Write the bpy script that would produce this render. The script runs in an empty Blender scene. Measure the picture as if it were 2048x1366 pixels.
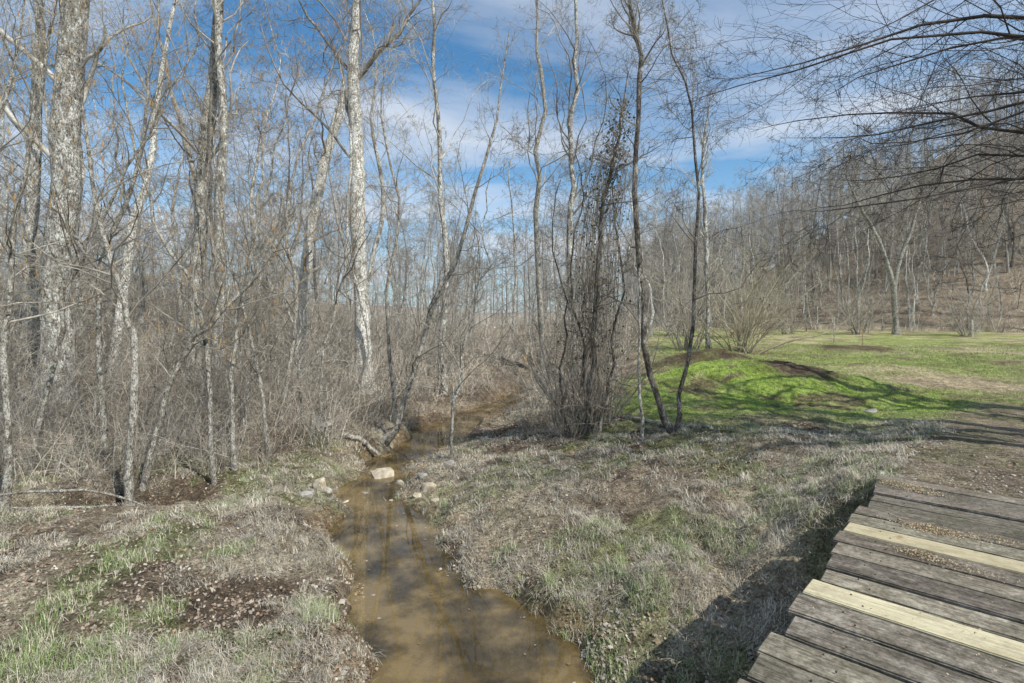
import bpy, bmesh, math
import numpy as np
from mathutils import Vector, Matrix
rng=np.random.default_rng(7)
scene=bpy.context.scene
COL=scene.collection
EYE=1.6; WATER=-1.7

# ------------------------------------------------------------------ helpers
def S(u,v,d):
    """surveyed bearing / elevation at distance d -> world metres"""
    return np.array([(u-1024)/1024*d, d, EYE-(v-640)/1024*d])
def ss(a,b,x):
    t=np.clip((x-a)/(b-a),0,1); return t*t*(3-2*t)
def vnoise(x,y,seed=0):
    xi=np.floor(x).astype(np.int64); yi=np.floor(y).astype(np.int64)
    fx=x-xi; fy=y-yi; fx=fx*fx*(3-2*fx); fy=fy*fy*(3-2*fy)
    def h(a,b):
        n=(a*374761393+b*668265263+seed*982451653)&0xffffffff
        n=((n^(n>>13))*1274126177)&0xffffffff
        n=(n^(n>>16))&0xffff
        return n/65535.0
    a=h(xi,yi);b=h(xi+1,yi);c=h(xi,yi+1);d=h(xi+1,yi+1)
    return (a*(1-fx)+b*fx)*(1-fy)+(c*(1-fx)+d*fx)*fy
def fbm(x,y,sc,seed=0,o=4):
    r=0;a=1;t=0
    for i in range(o):
        r=r+a*vnoise(x*sc+17.3*i+100,y*sc-9.1*i+100,seed+i); t+=a; a*=.5; sc*=2.03
    return r/t
def mesh_np(name,V,F,mat,smooth=True,col=None,attr='tint'):
    V=np.asarray(V,dtype=np.float32); F=np.asarray(F,dtype=np.int32)
    me=bpy.data.meshes.new(name); k=F.shape[1]
    me.vertices.add(len(V)); me.vertices.foreach_set('co',V.ravel())
    me.loops.add(F.size); me.loops.foreach_set('vertex_index',F.ravel())
    me.polygons.add(len(F))
    me.polygons.foreach_set('loop_start',np.arange(0,F.size,k,dtype=np.int32))
    me.polygons.foreach_set('loop_total',np.full(len(F),k,dtype=np.int32))
    me.polygons.foreach_set('use_smooth',np.full(len(F),smooth,dtype=bool))
    me.materials.append(mat)
    me.update(calc_edges=True)
    if col is not None:
        a=me.color_attributes.new(attr,'FLOAT_COLOR','POINT')
        c=np.ones((len(V),4),dtype=np.float32); c[:,:3]=col
        a.data.foreach_set('color',c.ravel())
    return me
def obj(name,data=None,parent=None,label=None,cat=None,kind=None,group=None,loc=None):
    o=bpy.data.objects.new(name,data); COL.objects.link(o)
    if parent: o.parent=parent
    if label: o["label"]=label
    if cat: o["category"]=cat
    if kind: o["kind"]=kind
    if group: o["group"]=group
    if loc is not None: o.location=loc
    return o

# ------------------------------------------------------------------ materials
def newmat(name):
    m=bpy.data.materials.new(name); m.use_nodes=True
    nt=m.node_tree; b=nt.nodes['Principled BSDF']; b.inputs['Specular IOR Level'].default_value=0.2
    return m,nt,b
def N(nt,t,**k):
    n=nt.nodes.new(t)
    for a,b in k.items(): setattr(n,a,b)
    return n
def noise(nt,vec,scale,detail=5,rough=.6,dist=0):
    n=N(nt,'ShaderNodeTexNoise'); n.inputs['Scale'].default_value=scale; n.inputs['Detail'].default_value=detail
    n.inputs['Roughness'].default_value=rough; n.inputs['Distortion'].default_value=dist
    nt.links.new(vec,n.inputs['Vector']); return n.outputs['Fac']
def ramp(nt,fac,stops):
    r=N(nt,'ShaderNodeValToRGB'); cr=r.color_ramp
    while len(cr.elements)<len(stops): cr.elements.new(.5)
    for e,(p,c) in zip(cr.elements,stops): e.position=p; e.color=(*c,1) if len(c)==3 else c
    nt.links.new(fac,r.inputs['Fac']); return r.outputs['Color']
def mixc(nt,fac,a,b,bt='MIX'):
    m=N(nt,'ShaderNodeMix',data_type='RGBA',blend_type=bt)
    for s,v in ((m.inputs['Factor'],fac),(m.inputs['A'],a),(m.inputs['B'],b)):
        if hasattr(v,'is_output'): nt.links.new(v,s)
        elif isinstance(v,(int,float)): s.default_value=v
        else: s.default_value=(*v,1)
    return m.outputs['Result']
def bump(nt,b,h,strength,dist):
    n=N(nt,'ShaderNodeBump'); n.inputs['Strength'].default_value=strength; n.inputs['Distance'].default_value=dist
    nt.links.new(h,n.inputs['Height']); nt.links.new(n.outputs['Normal'],b.inputs['Normal']); return n
def bark(name,dark,mid,light,sc=6,thr=.5,bs=.6):
    m,nt,b=newmat(name); tc=N(nt,'ShaderNodeTexCoord'); mp=N(nt,'ShaderNodeMapping')
    mp.inputs['Scale'].default_value=(1,1,.45); nt.links.new(tc.outputs['Object'],mp.inputs['Vector'])
    v=mp.outputs['Vector']
    a=noise(nt,v,sc,8,.7); f=noise(nt,v,sc*5,6,.7,.5)
    c=ramp(nt,a,[(thr-.13,dark),(thr,mid),(thr+.1,light)])
    c2=ramp(nt,f,[(.40,(.20,.18,.16)),(.56,(1.18,1.18,1.15))])  # bark gaps darkened in the colour, painting in shade for sunny contrast
    nt.links.new(mixc(nt,1.0,c,c2,'MULTIPLY'),b.inputs['Base Color']); b.inputs['Roughness'].default_value=.9
    bump(nt,b,f,bs,.06); return m
M_bark=bark('bark_lichen',(.13,.112,.092),(.36,.335,.295),(.72,.70,.64),6,.47,1)
M_white=bark('bark_pale',(.18,.158,.13),(.58,.55,.49),(.84,.81,.75),6,.43,.9)
M_dark=bark('bark_dark',(.075,.063,.052),(.21,.182,.152),(.45,.42,.37),9,.52)
M_sap=bark('bark_sapling',(.13,.112,.09),(.31,.28,.235),(.57,.54,.48),14,.47)
def plain(name,c,c2,sc=3,rough=.9,rnd=False,attr=False):
    m,nt,b=newmat(name); tc=N(nt,'ShaderNodeTexCoord')
    k=ramp(nt,noise(nt,tc.outputs['Object'],sc,4),[(.38,c),(.62,c2)])
    if rnd:
        oi=N(nt,'ShaderNodeObjectInfo'); k=mixc(nt,1,k,ramp(nt,oi.outputs['Random'],[(0,(.6,.57,.54)),(1,(1.25,1.25,1.22))]),'MULTIPLY')
    if attr:
        at=N(nt,'ShaderNodeAttribute',attribute_name='tint'); k=mixc(nt,1,k,at.outputs['Color'],'MULTIPLY')
    nt.links.new(k,b.inputs['Base Color']); b.inputs['Roughness'].default_value=rough; return m
M_twig=plain('twig_grey',(.20,.178,.152),(.53,.495,.44),1.8,rnd=True)
M_twigd=plain('twig_dark',(.035,.028,.024),(.10,.083,.068),2)
M_vine=plain('vine_stems',(.13,.105,.08),(.36,.31,.25),4)
M_twigs=plain('twig_sapling',(.16,.138,.112),(.42,.385,.325),3,rnd=True)
M_far=plain('far_wood',(.27,.25,.225),(.50,.47,.43),.3,attr=True)  # paler grey carries the haze of distance in the colour
M_farh=plain('hill_wood',(.25,.228,.20),(.47,.44,.395),.3,attr=True)
M_brush=plain('brush_stems',(.33,.285,.225),(.60,.54,.45),.6,attr=True)
M_bushy=plain('bush_yellow',(.28,.24,.16),(.48,.42,.31),1)
M_stick=plain('bush_tan',(.25,.215,.17),(.50,.45,.38),2)
M_catkin=plain('catkin',(.34,.20,.07),(.50,.33,.14),9)
M_ivy=plain('ivy',(.045,.055,.022),(.13,.14,.06),9,.6)
def tinted(name,rough=.85,trans=0):
    m,nt,b=newmat(name); a=N(nt,'ShaderNodeAttribute',attribute_name='tint'); nt.links.new(a.outputs['Color'],b.inputs['Base Color'])
    b.inputs['Roughness'].default_value=rough; return m
M_tint=tinted('tinted_leaf'); M_grass=tinted('grass_blade',.6)

M_ground,nt,b=newmat('ground_mix')
tc=N(nt,'ShaderNodeTexCoord'); P=tc.outputs['Object']
at=N(nt,'ShaderNodeAttribute',attribute_name='tint')
n1=noise(nt,P,45,9,.78); n2=noise(nt,P,9,6,.7); n3=noise(nt,P,1.3,6,.7)
c=mixc(nt,1,at.outputs['Color'],ramp(nt,n1,[(.36,(.22,.20,.18)),(.5,(1.0,.98,.95)),(.62,(2.1,2.05,1.95))]),'MULTIPLY')
c=mixc(nt,1,c,ramp(nt,n2,[(.34,(.48,.46,.44)),(.60,(1.42,1.42,1.38))]),'MULTIPLY')
c=mixc(nt,1,c,ramp(nt,n3,[(.32,(.62,.60,.58)),(.62,(1.28,1.28,1.25))]),'MULTIPLY')
nt.links.new(c,b.inputs['Base Color']); b.inputs['Roughness'].default_value=.95
mm=N(nt,'ShaderNodeMath',operation='ADD'); nt.links.new(n1,mm.inputs[0]); nt.links.new(n2,mm.inputs[1])
bump(nt,b,mm.outputs[0],1,.08)

M_water=bpy.data.materials.new('stream_water'); M_water.use_nodes=True; nt=M_water.node_tree; nt.nodes.clear()
out=N(nt,'ShaderNodeOutputMaterial'); tc=N(nt,'ShaderNodeTexCoord'); P=tc.outputs['Object']
tr=N(nt,'ShaderNodeBsdfTransparent'); tr.inputs['Color'].default_value=(.78,.62,.37,1)
df=N(nt,'ShaderNodeBsdfDiffuse')
nt.links.new(ramp(nt,noise(nt,P,1.3,8,.62,.1),[(.39,(.12,.09,.04)),(.5,(.28,.20,.088)),(.60,(.52,.37,.165))]),df.inputs['Color'])
m1=N(nt,'ShaderNodeMixShader'); m1.inputs[0].default_value=.40
nt.links.new(tr.outputs[0],m1.inputs[1]); nt.links.new(df.outputs[0],m1.inputs[2])
gl=N(nt,'ShaderNodeBsdfGlossy'); gl.inputs['Roughness'].default_value=.01
bp=N(nt,'ShaderNodeBump'); bp.inputs['Strength'].default_value=.04; bp.inputs['Distance'].default_value=.01
nt.links.new(noise(nt,P,5,3,.5,.4),bp.inputs['Height']); nt.links.new(bp.outputs[0],gl.inputs['Normal'])
fr=N(nt,'ShaderNodeFresnel'); fr.inputs['IOR'].default_value=1.65; nt.links.new(bp.outputs[0],fr.inputs['Normal'])
m2=N(nt,'ShaderNodeMixShader'); nt.links.new(fr.outputs[0],m2.inputs[0]); nt.links.new(m1.outputs[0],m2.inputs[1]); nt.links.new(gl.outputs[0],m2.inputs[2])
nt.links.new(m2.outputs[0],out.inputs['Surface'])

def wood(name,dark,mid,light,green=True):
    m,nt,b=newmat(name); tc=N(nt,'ShaderNodeTexCoord'); mp=N(nt,'ShaderNodeMapping')
    mp.inputs['Scale'].default_value=(.9,17,17); nt.links.new(tc.outputs['Object'],mp.inputs['Vector'])
    at=N(nt,'ShaderNodeAttribute',attribute_name='tint')
    va=N(nt,'ShaderNodeVectorMath',operation='ADD'); nt.links.new(mp.outputs[0],va.inputs[0])
    sc=N(nt,'ShaderNodeVectorMath',operation='SCALE'); sc.inputs['Scale'].default_value=37; nt.links.new(at.outputs['Color'],sc.inputs[0]); nt.links.new(sc.outputs[0],va.inputs[1])
    g=noise(nt,va.outputs[0],2.4,10,.75,1.0)
    blot=noise(nt,tc.outputs['Object'],4.5,9,.75)
    c=ramp(nt,g,[(.34,dark),(.48,mid),(.64,light)])
    if green:
        c=mixc(nt,ramp(nt,blot,[(.47,(0,0,0)),(.60,(.75,.75,.75))]),c,(.42,.385,.33))
        c=mixc(nt,ramp(nt,noise(nt,tc.outputs['Object'],2.2,9,.75),[(.48,(0,0,0)),(.62,(.75,.75,.75))]),c,(.085,.076,.052))
        c=mixc(nt,1,c,ramp(nt,noise(nt,tc.outputs['Object'],30,6,.8),[(.35,(.5,.48,.45)),(.6,(1.2,1.2,1.18))]),'MULTIPLY')
    else:
        c=mixc(nt,ramp(nt,noise(nt,tc.outputs['Object'],5,3,.5),[(.64,(0,0,0)),(.70,(.7,.7,.7))]),c,(.30,.19,.08))
        c=mixc(nt,ramp(nt,blot,[(.46,(0,0,0)),(.62,(.5,.5,.5))]),c,(.30,.24,.15))
    mu=mixc(nt,1,c,at.outputs['Color'],'MULTIPLY')
    sc2=mixc(nt,1,mu,(2,2,2),'MULTIPLY')
    nt.links.new(sc2,b.inputs['Base Color']); b.inputs['Roughness'].default_value=.8; bump(nt,b,g,1,.018); return m
M_deck=wood('weathered_wood',(.06,.052,.043),(.19,.168,.138),(.34,.308,.262))
M_new=wood('new_pine',(.46,.38,.21),(.64,.56,.36),(.74,.67,.47),False)
M_beam=wood('dark_timber',(.03,.025,.02),(.07,.058,.045),(.12,.1,.08))
M_rock=plain('sandstone',(.36,.30,.21),(.62,.54,.41),6)
M_rockg=plain('grey_rock',(.26,.24,.21),(.50,.47,.42),8)

# ------------------------------------------------------------------ terrain
SY=np.array([-8,-3,0,3,4.65,6,7.5,9.4,11,13,15.5,17.8,22.5,28,40,60,90,400.])
SX=np.array([4,2.2,1.1,0.2,-.28,-1.0,-1.72,-2.75,-2.85,-2.45,-1.95,-1.1,.9,1.6,1.6,-3,-8,-8])
SW=np.array([1.1,1.1,1.0,.92,.86,.72,.62,.40,.46,.60,.76,.82,.85,.65,.5,.5,.5,.5])
def smint(y,T,V):
    return (np.interp(y-.5,T,V)+np.interp(y,T,V)+np.interp(y+.5,T,V))/3
EX=np.array([.673,.739]); PX=np.array([.739,-.673]); DC=np.array([3.8,5.28])
def bridge_local(x,y):
    a=x-DC[0]; b=y-DC[1]
    return a*PX[0]+b*PX[1], a*EX[0]+b*EX[1]
def stream_s(x,y):
    cx=smint(y,SY,SX); w=smint(y,SY,SW)
    d=x-cx
    return d, np.abs(d)*.93-w+ (fbm(x,y,1.25,5,4)-.5)*.85
def road_lat(x,y):
    lx,ly=bridge_local(x,y)
    cen=2.1+ .016*np.clip(ly,0,60)**2
    return np.abs(lx-cen)-np.where(ly>3,1.9+.11*(ly-3).clip(0,20),1.9), ly
def height(x,y):
    x=np.asarray(x,float); y=np.asarray(y,float)
    d,s=stream_s(x,y)
    sr=np.clip(s,0,None)
    right=-1.56+.30*ss(0,1.6,sr)+.70*ss(.8,5.6,sr)
    right=right+np.clip((y-13)*.021,0,1.15)
    right=right+.90*np.exp(-((x-7.6)/3.2)**2-((y-15.8)/1.8)**2)+.60*np.exp(-((x-8.6)/2.4)**2-((y-22.5)/1.6)**2)+.3*np.exp(-((x-20)/2.5)**2-((y-31)/1.6)**2)
    right=right+.28*np.exp(-((x-4.3)/1.3)**2-((y-8.6)/.9)**2)+.3*np.exp(-((x-14)/3)**2-((y-20)/1.5)**2)
    left=-1.50+.16*ss(0,1.3,sr)+.05*sr.clip(0,10)+3.3*ss(4,24,sr)*ss(7,17,y)+ .05*np.clip(sr-22,0,120)*ss(10,30,y)
    left=left+.7*np.exp(-((x+1.6)/1.6)**2-((y-26)/3)**2)+.3*np.exp(-((x+5)/1.6)**2-((y-12.5)/2)**2)
    right=right-.10*np.exp(-((x+1.3)/.8)**2-((y-9.3)/1.0)**2)
    base=np.where(d>0,right,left)
    far=ss(60,110,y)
    base=base*(1-far)+far*np.maximum(base,0.3)
    hf=ss(.2,1.0,x/np.maximum(y,1))
    q=np.clip(x*.45+y*.9-73,0,None)
    base=base+hf*(.54*np.minimum(q,85))+ss(190,330,y)*6
    t=np.clip((x+9)/4.2,0,1); dy=y-(7.7+.8*t)
    base=base-.62*np.exp(-(dy/.40)**2)*ss(-4.8,-5.8,x)*(y<12)
    rl,ly=road_lat(x,y)
    zr=-.05-.5*ss(0,9,ly)+np.clip((y-13)*.021,0,1.15)*.9
    k=(1-ss(-.1,1.9,rl))*ss(-1.3,.0,ly)*(1-ss(14,30,ly))
    base=base*(1-k)+zr*k
    n=(fbm(x,y,.55,11,4)-.5)*.40*ss(0,1.5,sr)*(1-.6*k)*(1-.25*ss(2.5,5,d-1)*(y>8))+(fbm(x,y,3.2,23,4)-.5)*.20*(1-.7*k)
    base=base+n
    dep=1-ss(55,85,y)
    bank=ss(-.05,.35,s)
    bed=WATER-.06-.16*ss(0,.9,-s)+(fbm(x,y,1.6,31,3)-.5)*.28
    bed=np.where(s>-.05,np.minimum(bed,WATER-.05),bed)
    return base*(bank*dep+1-dep)+bed*(1-bank)*dep
def h1(x,y): return float(height(np.array([x]),np.array([y]))[0])

def axis(f0,f1,step,lo,hi,g=1.055):
    a=list(np.arange(f0,f1,step)); s=step; v=a[-1]
    while v<hi: s*=g; v+=s; a.append(v)
    s=step; v=f0; b=[]
    while v>lo: s*=g; v-=s; b.append(v)
    return np.array(b[::-1]+a)
gx=axis(-8,10,.06,-420,480); gy=axis(2.5,16,.06,-30,700,1.045)
X,Y=np.meshgrid(gx,gy); Z=height(X,Y)
nx,ny=len(gx),len(gy)
def gcolor(x,y,z):
    d,s=stream_s(x,y); rl,ly=road_lat(x,y)
    def L(a,b,k): return a*(1-k[...,None])+np.array(b)*k[...,None]
    c=np.zeros(x.shape+(3,))+np.array([.26,.215,.165])
    c=L(c,(.15,.115,.085),ss(.46,.60,fbm(x,y,.8,41)))
    c=L(c,(.42,.375,.29),ss(.46,.62,fbm(x,y,.6,47))*.85)
    gl=ss(.49,.60,fbm(x,y,.9,53))*.6*(y<12)
    c=L(c,(.165,.195,.08),gl)
    t=np.clip((x+9)/4.2,0,1); dy=y-(7.7+.8*t)
    c=L(c,(.06,.042,.03),np.exp(-(dy/.42)**2)*ss(-4.8,-5.8,x)*(y<12)*.95)  # shade lying in the side ditch, painted dark into the ground colour
    lawn=(d>0)*ss(2.8,4.4,s+ (fbm(x,y,.9,61)-.5)*2.6)*ss(8.8,11.2,y-.15*x+(fbm(x,y,1.1,71)-.5)*3)
    lawn=lawn*(1-ss(66,76,x*.45+y*.9+(fbm(x,y,.2,62)-.5)*10))*ss(.22,.30,x/np.maximum(y,1)+.6*(y<20))
    lawnc=L(np.zeros(x.shape+(3,))+np.array([.235,.275,.095]),(.39,.345,.22),ss(.42,.62,fbm(x,y,.33,67)*.6+fbm(x,y*2.5,1.1,68)*.4)*.9)
    near=np.exp(-((x-7.2)/4.8)**2-((y-14.4)/3.4)**2)
    lawnc=L(lawnc,(.25,.345,.075),np.clip(near*1.6,0,1)*(.5+.5*ss(.38,.50,fbm(x,y,1.0,69))))
    lawnc=L(lawnc,(.17,.13,.09),ss(.57,.65,fbm(x,y*1.8,.8,78))*.8)
    c=c*(1-lawn[...,None])+lawnc*lawn[...,None]
    mul=1.0*np.exp(-(((x-8.5)/1.5)**2+((y-15.2)/.75)**2)**2)+.95*np.exp(-(((x-8.2)/2.4)**2+((y-21.6)/1.5)**2)**2)+.9*np.exp(-(((x-20)/2.6)**2+((y-30.2)/1.2)**2)**2)+.8*np.exp(-(((x-15)/2.4)**2+((y-22)/.8)**2)**2)+.8*np.exp(-(((x-5.5)/.9)**2+((y-19.5)/1.)**2)**2)
    mul=np.clip(mul*(.2+1.6*fbm(x,y,2,73)),0,1)
    c=L(c,(.085,.06,.042),mul)
    bare=(1-ss(-.6,1.2,rl+(fbm(x,y,1.3,79)-.5)*2.6))*(1-ss(18,28,ly))*ss(-.3,.1,ly)
    c=L(c,(.26,.215,.165),bare*.95)
    c=L(c,(.15,.16,.07),bare*ss(.48,.60,fbm(x,y,1.1,80))*.55)
    tan=np.exp(-((x-14.8)/3.0)**2-((y-16.5)/1.6)**2)
    c=L(c,(.37,.30,.215),np.clip(tan*1.3*(.4+fbm(x,y,.9,83)),0,.9))
    hill=ss(70,76,x*.45+y*.9)
    c=L(c,(.22,.18,.14),hill)
    c=L(c,(.28,.25,.215),ss(60,110,y)*(1-ss(.25,.4,x/np.maximum(y,1))))
    bar=np.exp(-((x+1.5)/.9)**2-((y-9.3)/1.2)**2)
    c=L(c,(.42,.36,.27),np.clip(bar*1.3,0,.9)*(.4+.6*ss(.4,.6,fbm(x,y,2.5,87))))
    mud=(1-ss(.2,.75,s))*ss(.45,.6,fbm(x,y,1.7,93))
    c=L(c,(.32,.235,.14),mud*.8)
    wet=1-ss(.0,.22,s); bed=1-ss(-.12,.05,s)
    dep=1-ss(55,85,y)
    c=L(c,(.11,.078,.05),wet*.75*dep)
    c=L(c,(.72,.49,.22),bed*dep*(.2+.8*ss(.38,.54,fbm(x,y,1.3,91))))
    return c,lawn,bare
GC,LAWN,BARE=gcolor(X,Y,Z)
V=np.stack([X,Y,Z],-1).reshape(-1,3); C=GC.reshape(-1,3)
i=np.arange(ny-1)[:,None]*nx+np.arange(nx-1)[None,:]
F=np.stack([i,i+1,i+nx+1,i+nx],-1).reshape(-1,4)
fc=V[F].mean(1); rl,ly=road_lat(fc[:,0],fc[:,1])
isp=(rl<-.1)&(ly>0.02)&(ly<22)
def sub(F,name,**k):
    u,inv=np.unique(F,return_inverse=True)
    me=mesh_np(name,V[u],inv.reshape(-1,4),M_ground,True,C[u]); return obj(name,me,**k)
sub(F[~isp],'ground',label='leaf-littered creek banks rising into field and wooded slopes',cat='ground',kind='structure')
sub(F[isp],'gravel_path',label='worn gravel and dirt path leading off the bridge',cat='path',kind='structure')

ws=np.linspace(-8,75,300); cx=smint(ws,SY,SX); w=smint(ws,SY,SW)+.7
t=np.linspace(-1,1,5)
WX=cx[:,None]+w[:,None]*t; WY=np.repeat(ws[:,None],5,1)
WV=np.stack([WX,WY,np.full_like(WX,WATER)],-1).reshape(-1,3)
i=np.arange(299)[:,None]*5+np.arange(4)[None,:]
obj('stream',mesh_np('stream',WV,np.stack([i,i+1,i+6,i+5],-1).reshape(-1,4),M_water),label='shallow muddy ochre creek winding between banks',cat='water',kind='structure')

# ------------------------------------------------------------------ tubes and trees
def tubes(P,R,sides):
    P=np.asarray(P,float); n,k,_=P.shape
    T=np.gradient(P,axis=1); T/=np.linalg.norm(T,axis=2,keepdims=True)+1e-9
    D=P[:,-1]-P[:,0]; D/=np.linalg.norm(D,axis=1,keepdims=True)+1e-9
    ref=np.where(np.abs(D[:,2:3])<.8,np.array([[0,0,1.]]),np.array([[1.,.1,0]]))
    U=np.cross(T,ref[:,None,:]); U/=np.linalg.norm(U,axis=2,keepdims=True)+1e-9
    W=np.cross(T,U)
    a=np.arange(sides)/sides*2*np.pi
    V=P[:,:,None,:]+R[:,:,None,None]*(np.cos(a)[None,None,:,None]*U[:,:,None,:]+np.sin(a)[None,None,:,None]*W[:,:,None,:])
    i=(np.arange(n)[:,None,None]*k+np.arange(k-1)[None,:,None])*sides
    j=np.arange(sides)[None,None,:]; j2=(j+1)%sides
    F=np.stack([i+j,i+j2,i+sides+j2,i+sides+j],-1).reshape(-1,4)
    return V.reshape(-1,3),F
def join(parts):
    vs=[];fs=[];o=0
    for v,f in parts: vs.append(v);fs.append(f+o);o+=len(v)
    return np.concatenate(vs),np.concatenate(fs)
def kids(P,R,rng,n,t0,t1,lenf,radf,ang,K,wander,up,rmin=.003,taper=.75):
    N0,K0,_=P.shape; M=N0*n
    pid=np.repeat(np.arange(N0),n); t=rng.uniform(t0,t1,M)
    f=t*(K0-1); i0=np.minimum(f.astype(int),K0-2); fr=(f-i0)[:,None]
    A=P[pid,i0]; B=P[pid,i0+1]; pos=A+(B-A)*fr; tan=B-A; tan/=np.linalg.norm(tan,axis=1,keepdims=True)+1e-9
    rad=R[pid,i0]*(1-fr[:,0])+R[pid,i0+1]*fr[:,0]
    pl=np.linalg.norm(np.diff(P,axis=1),axis=2).sum(1)[pid]
    L=pl*lenf*(1.15-.65*t)*rng.uniform(.45,1.3,M)
    r=np.maximum(rad*radf*rng.uniform(.6,1.1,M),rmin)
    pr=rng.normal(size=(M,3)); pr-=tan*(pr*tan).sum(1,keepdims=True); pr/=np.linalg.norm(pr,axis=1,keepdims=True)+1e-9
    a=(ang*rng.uniform(.6,1.4,M))[:,None]
    d=tan*np.cos(a)+pr*np.sin(a)
    Q=np.zeros((M,K,3)); Q[:,0]=pos; st=(L/(K-1))[:,None]
    for k in range(1,K):
        d=d+rng.normal(0,wander,(M,3)); d[:,2]+=up; d/=np.linalg.norm(d,axis=1,keepdims=True)
        Q[:,k]=Q[:,k-1]+d*st
    RR=r[:,None]*(1-taper*np.linspace(0,1,K)[None,:]); RR=np.maximum(RR,rmin*.55)
    return Q,RR
def catmull(pts,n):
    pts=np.asarray(pts,float); p=np.vstack([2*pts[0]-pts[1],pts,2*pts[-1]-pts[-2]])
    m=len(pts)-1; o=[]
    for t in np.linspace(0,m,n):
        i=min(int(t),m-1); f=t-i; a,b,c,d=p[i],p[i+1],p[i+2],p[i+3]
        o.append(.5*((2*b)+(c-a)*f+(2*a-5*b+4*c-d)*f*f+(3*b-a-3*c+d)*f**3))
    return np.array(o)
def trunkpath(pts,rad,n,rng,wob=.0):
    P=catmull(pts,n); R=np.interp(np.linspace(0,1,n),np.linspace(0,1,len(rad)),rad)
    R=R*(1+rng.normal(0,.05,n)); P[1:]+=rng.normal(0,wob,(n-1,3))*np.array([1,1,.2])
    z=P[:,2]-P[0,2]; R=R*(1+.35*np.exp(-z/.25))
    return P[None],R[None]
BIG=[(15,.35,.98,.36,.30,.62,9,.22,.09),(7,.15,1,.48,.45,.85,7,.28,.04),(6,.1,1,.5,.55,.85,5,.3,.02),(6,.1,1,.55,.6,.85,4,.28,.0)]
LOW=[(20,.2,.95,.26,.38,.62,9,.24,.09),(7,.15,1,.48,.5,.85,7,.28,.04),(6,.1,1,.5,.55,.85,5,.3,.02),(5,.1,1,.55,.6,.85,4,.28,.0)]
MID=[(15,.3,.98,.28,.32,.68,8,.22,.08),(6,.15,1,.5,.5,.85,6,.28,.03),(6,.1,1,.52,.55,.85,5,.3,.02),(5,.1,1,.55,.7,.8,3,.28,.0)]
SLIM=[(20,.2,.98,.22,.38,.75,7,.24,.07),(7,.15,1,.5,.55,.85,5,.28,.03),(5,.1,1,.6,.65,.8,4,.28,.0)]
def branches(P,R,spec,rng,rmin,extra=None):
    parts=[]; lv=[]
    for q,s in enumerate(spec):
        n,t0,t1,lf,rf,an,K,w,up=s
        P,R=kids(P,R,rng,n,t0,t1,lf,rf,an,K,w,up,rmin)
        if q==0 and extra:
            for ep,er in extra:
                e,r=trunkpath(ep,er,K,rng,.06); P=np.concatenate([P,e]); R=np.concatenate([R,r*0+np.interp(np.linspace(0,1,K),np.linspace(0,1,len(er)),er)[None]])
        parts.append(tubes(P,R,6 if q==0 else (4 if q==1 else 3))); lv.append((P,R))
    return parts,lv
def make_tree(name,label,pts,rad,spec,mt,mc,seed,rmin=.004,n=18,wob=.03,extra=None,more_trunks=(),cat='tree',group=None,origin=None):
    r=np.random.default_rng(seed)
    pts=np.array(pts,float); o=pts[0].copy() if origin is None else np.array(origin)
    stems=[(pts,rad)]+list(more_trunks); tp=[];cp=[];lvs=[]
    for sp,sr in stems:
        sp=np.array(sp,float)-o
        P,R=trunkpath(sp,sr,n,r,wob); tp.append(tubes(P,R,12))
        ex=[(np.array(a)-o,b) for a,b in (extra or [])] if len(tp)==1 else None
        bp,lv=branches(P,R,spec,r,rmin,ex); cp+=bp; lvs.append(lv)
    v,f=join(tp); w,g=join(cp)
    if not name: return mesh_np('trunk',v,f,mt),mesh_np('crown',w,g,mc)
    e=obj(name,None,label=label,cat=cat,loc=o,group=group)
    obj('trunk',mesh_np('trunk',v,f,mt),parent=e); obj('crown',mesh_np('crown',w,g,mc),parent=e)
    return e,lvs
def px(pts,d,dz=None):
    o=[]
    for k,(u,v) in enumerate(pts):
        dd=d+(dz[k] if dz else 0); p=S(u,v,dd)
        if k==0: p[2]=h1(p[0],p[1])-.12
        o.append(p)
    return o
def wr(ws,d): return [w*.86/2/1024*d for w in ws]

d=14; make_tree('tree','massive straight old tree with lichen-mottled grey bark',px([(112,0),(118,560),(132,300),(150,20),(165,-260),(190,-520)],d),wr([66,60,56,50,34,10],d),BIG,M_bark,M_twig,1)
d=19; make_tree('tree','pale-barked sycamore with forked upper limbs beside the creek',px([(728,0),(722,550),(712,300),(707,130),(716,0),(730,-170),(745,-330)],d),wr([40,34,31,26,19,12,4],d),BIG,M_white,M_twig,2,
  extra=[([S(712,160,19),S(745,125,18.9),S(780,85,18.8),S(815,40,18.6),S(850,-20,18.5),S(880,-120,18)],wr([12,11,9,7,5,2],19)),([S(706,150,19),S(660,90,19.3),S(610,20,19.6),S(560,-90,20)],wr([9,7,5,2],19)),([S(712,330,19),S(650,250,19),S(560,160,18.7),S(520,40,18.5)],wr([7,6,4,2],19))])
d=18; make_tree('tree','tall pair of grey trunks rising from brush',px([(385,0),(395,560),(412,300),(440,0),(455,-300)],d),wr([38,32,28,21,6],d),BIG,M_bark,M_twig,3,
  more_trunks=[(px([(432,0),(440,450),(446,200),(425,-60),(410,-260)],17.6),wr([26,21,17,12,4],d))],
  extra=[([S(402,420,18),S(365,260,18),S(325,100,18),S(290,-60,18)],wr([13,10,7,3],18))])
d=22; make_tree('tree','leaning grey snag with a broken top',px([(596,0),(608,560),(640,360),(690,180)],d),wr([30,26,23,20],d),[(9,.3,.95,.3,.3,.9,6,.2,.05),(5,.2,1,.5,.5,.8,5,.2,.03),(5,.2,1,.5,.5,.8,4,.2,.03)],M_white,M_twig,4)
d=16; make_tree('tree','pale leaning trunk among brush saplings',px([(225,0),(260,480),(300,350),(318,180),(350,0),(370,-200)],d),wr([22,19,15,11,7,3],d),MID,M_white,M_twig,5)
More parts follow.
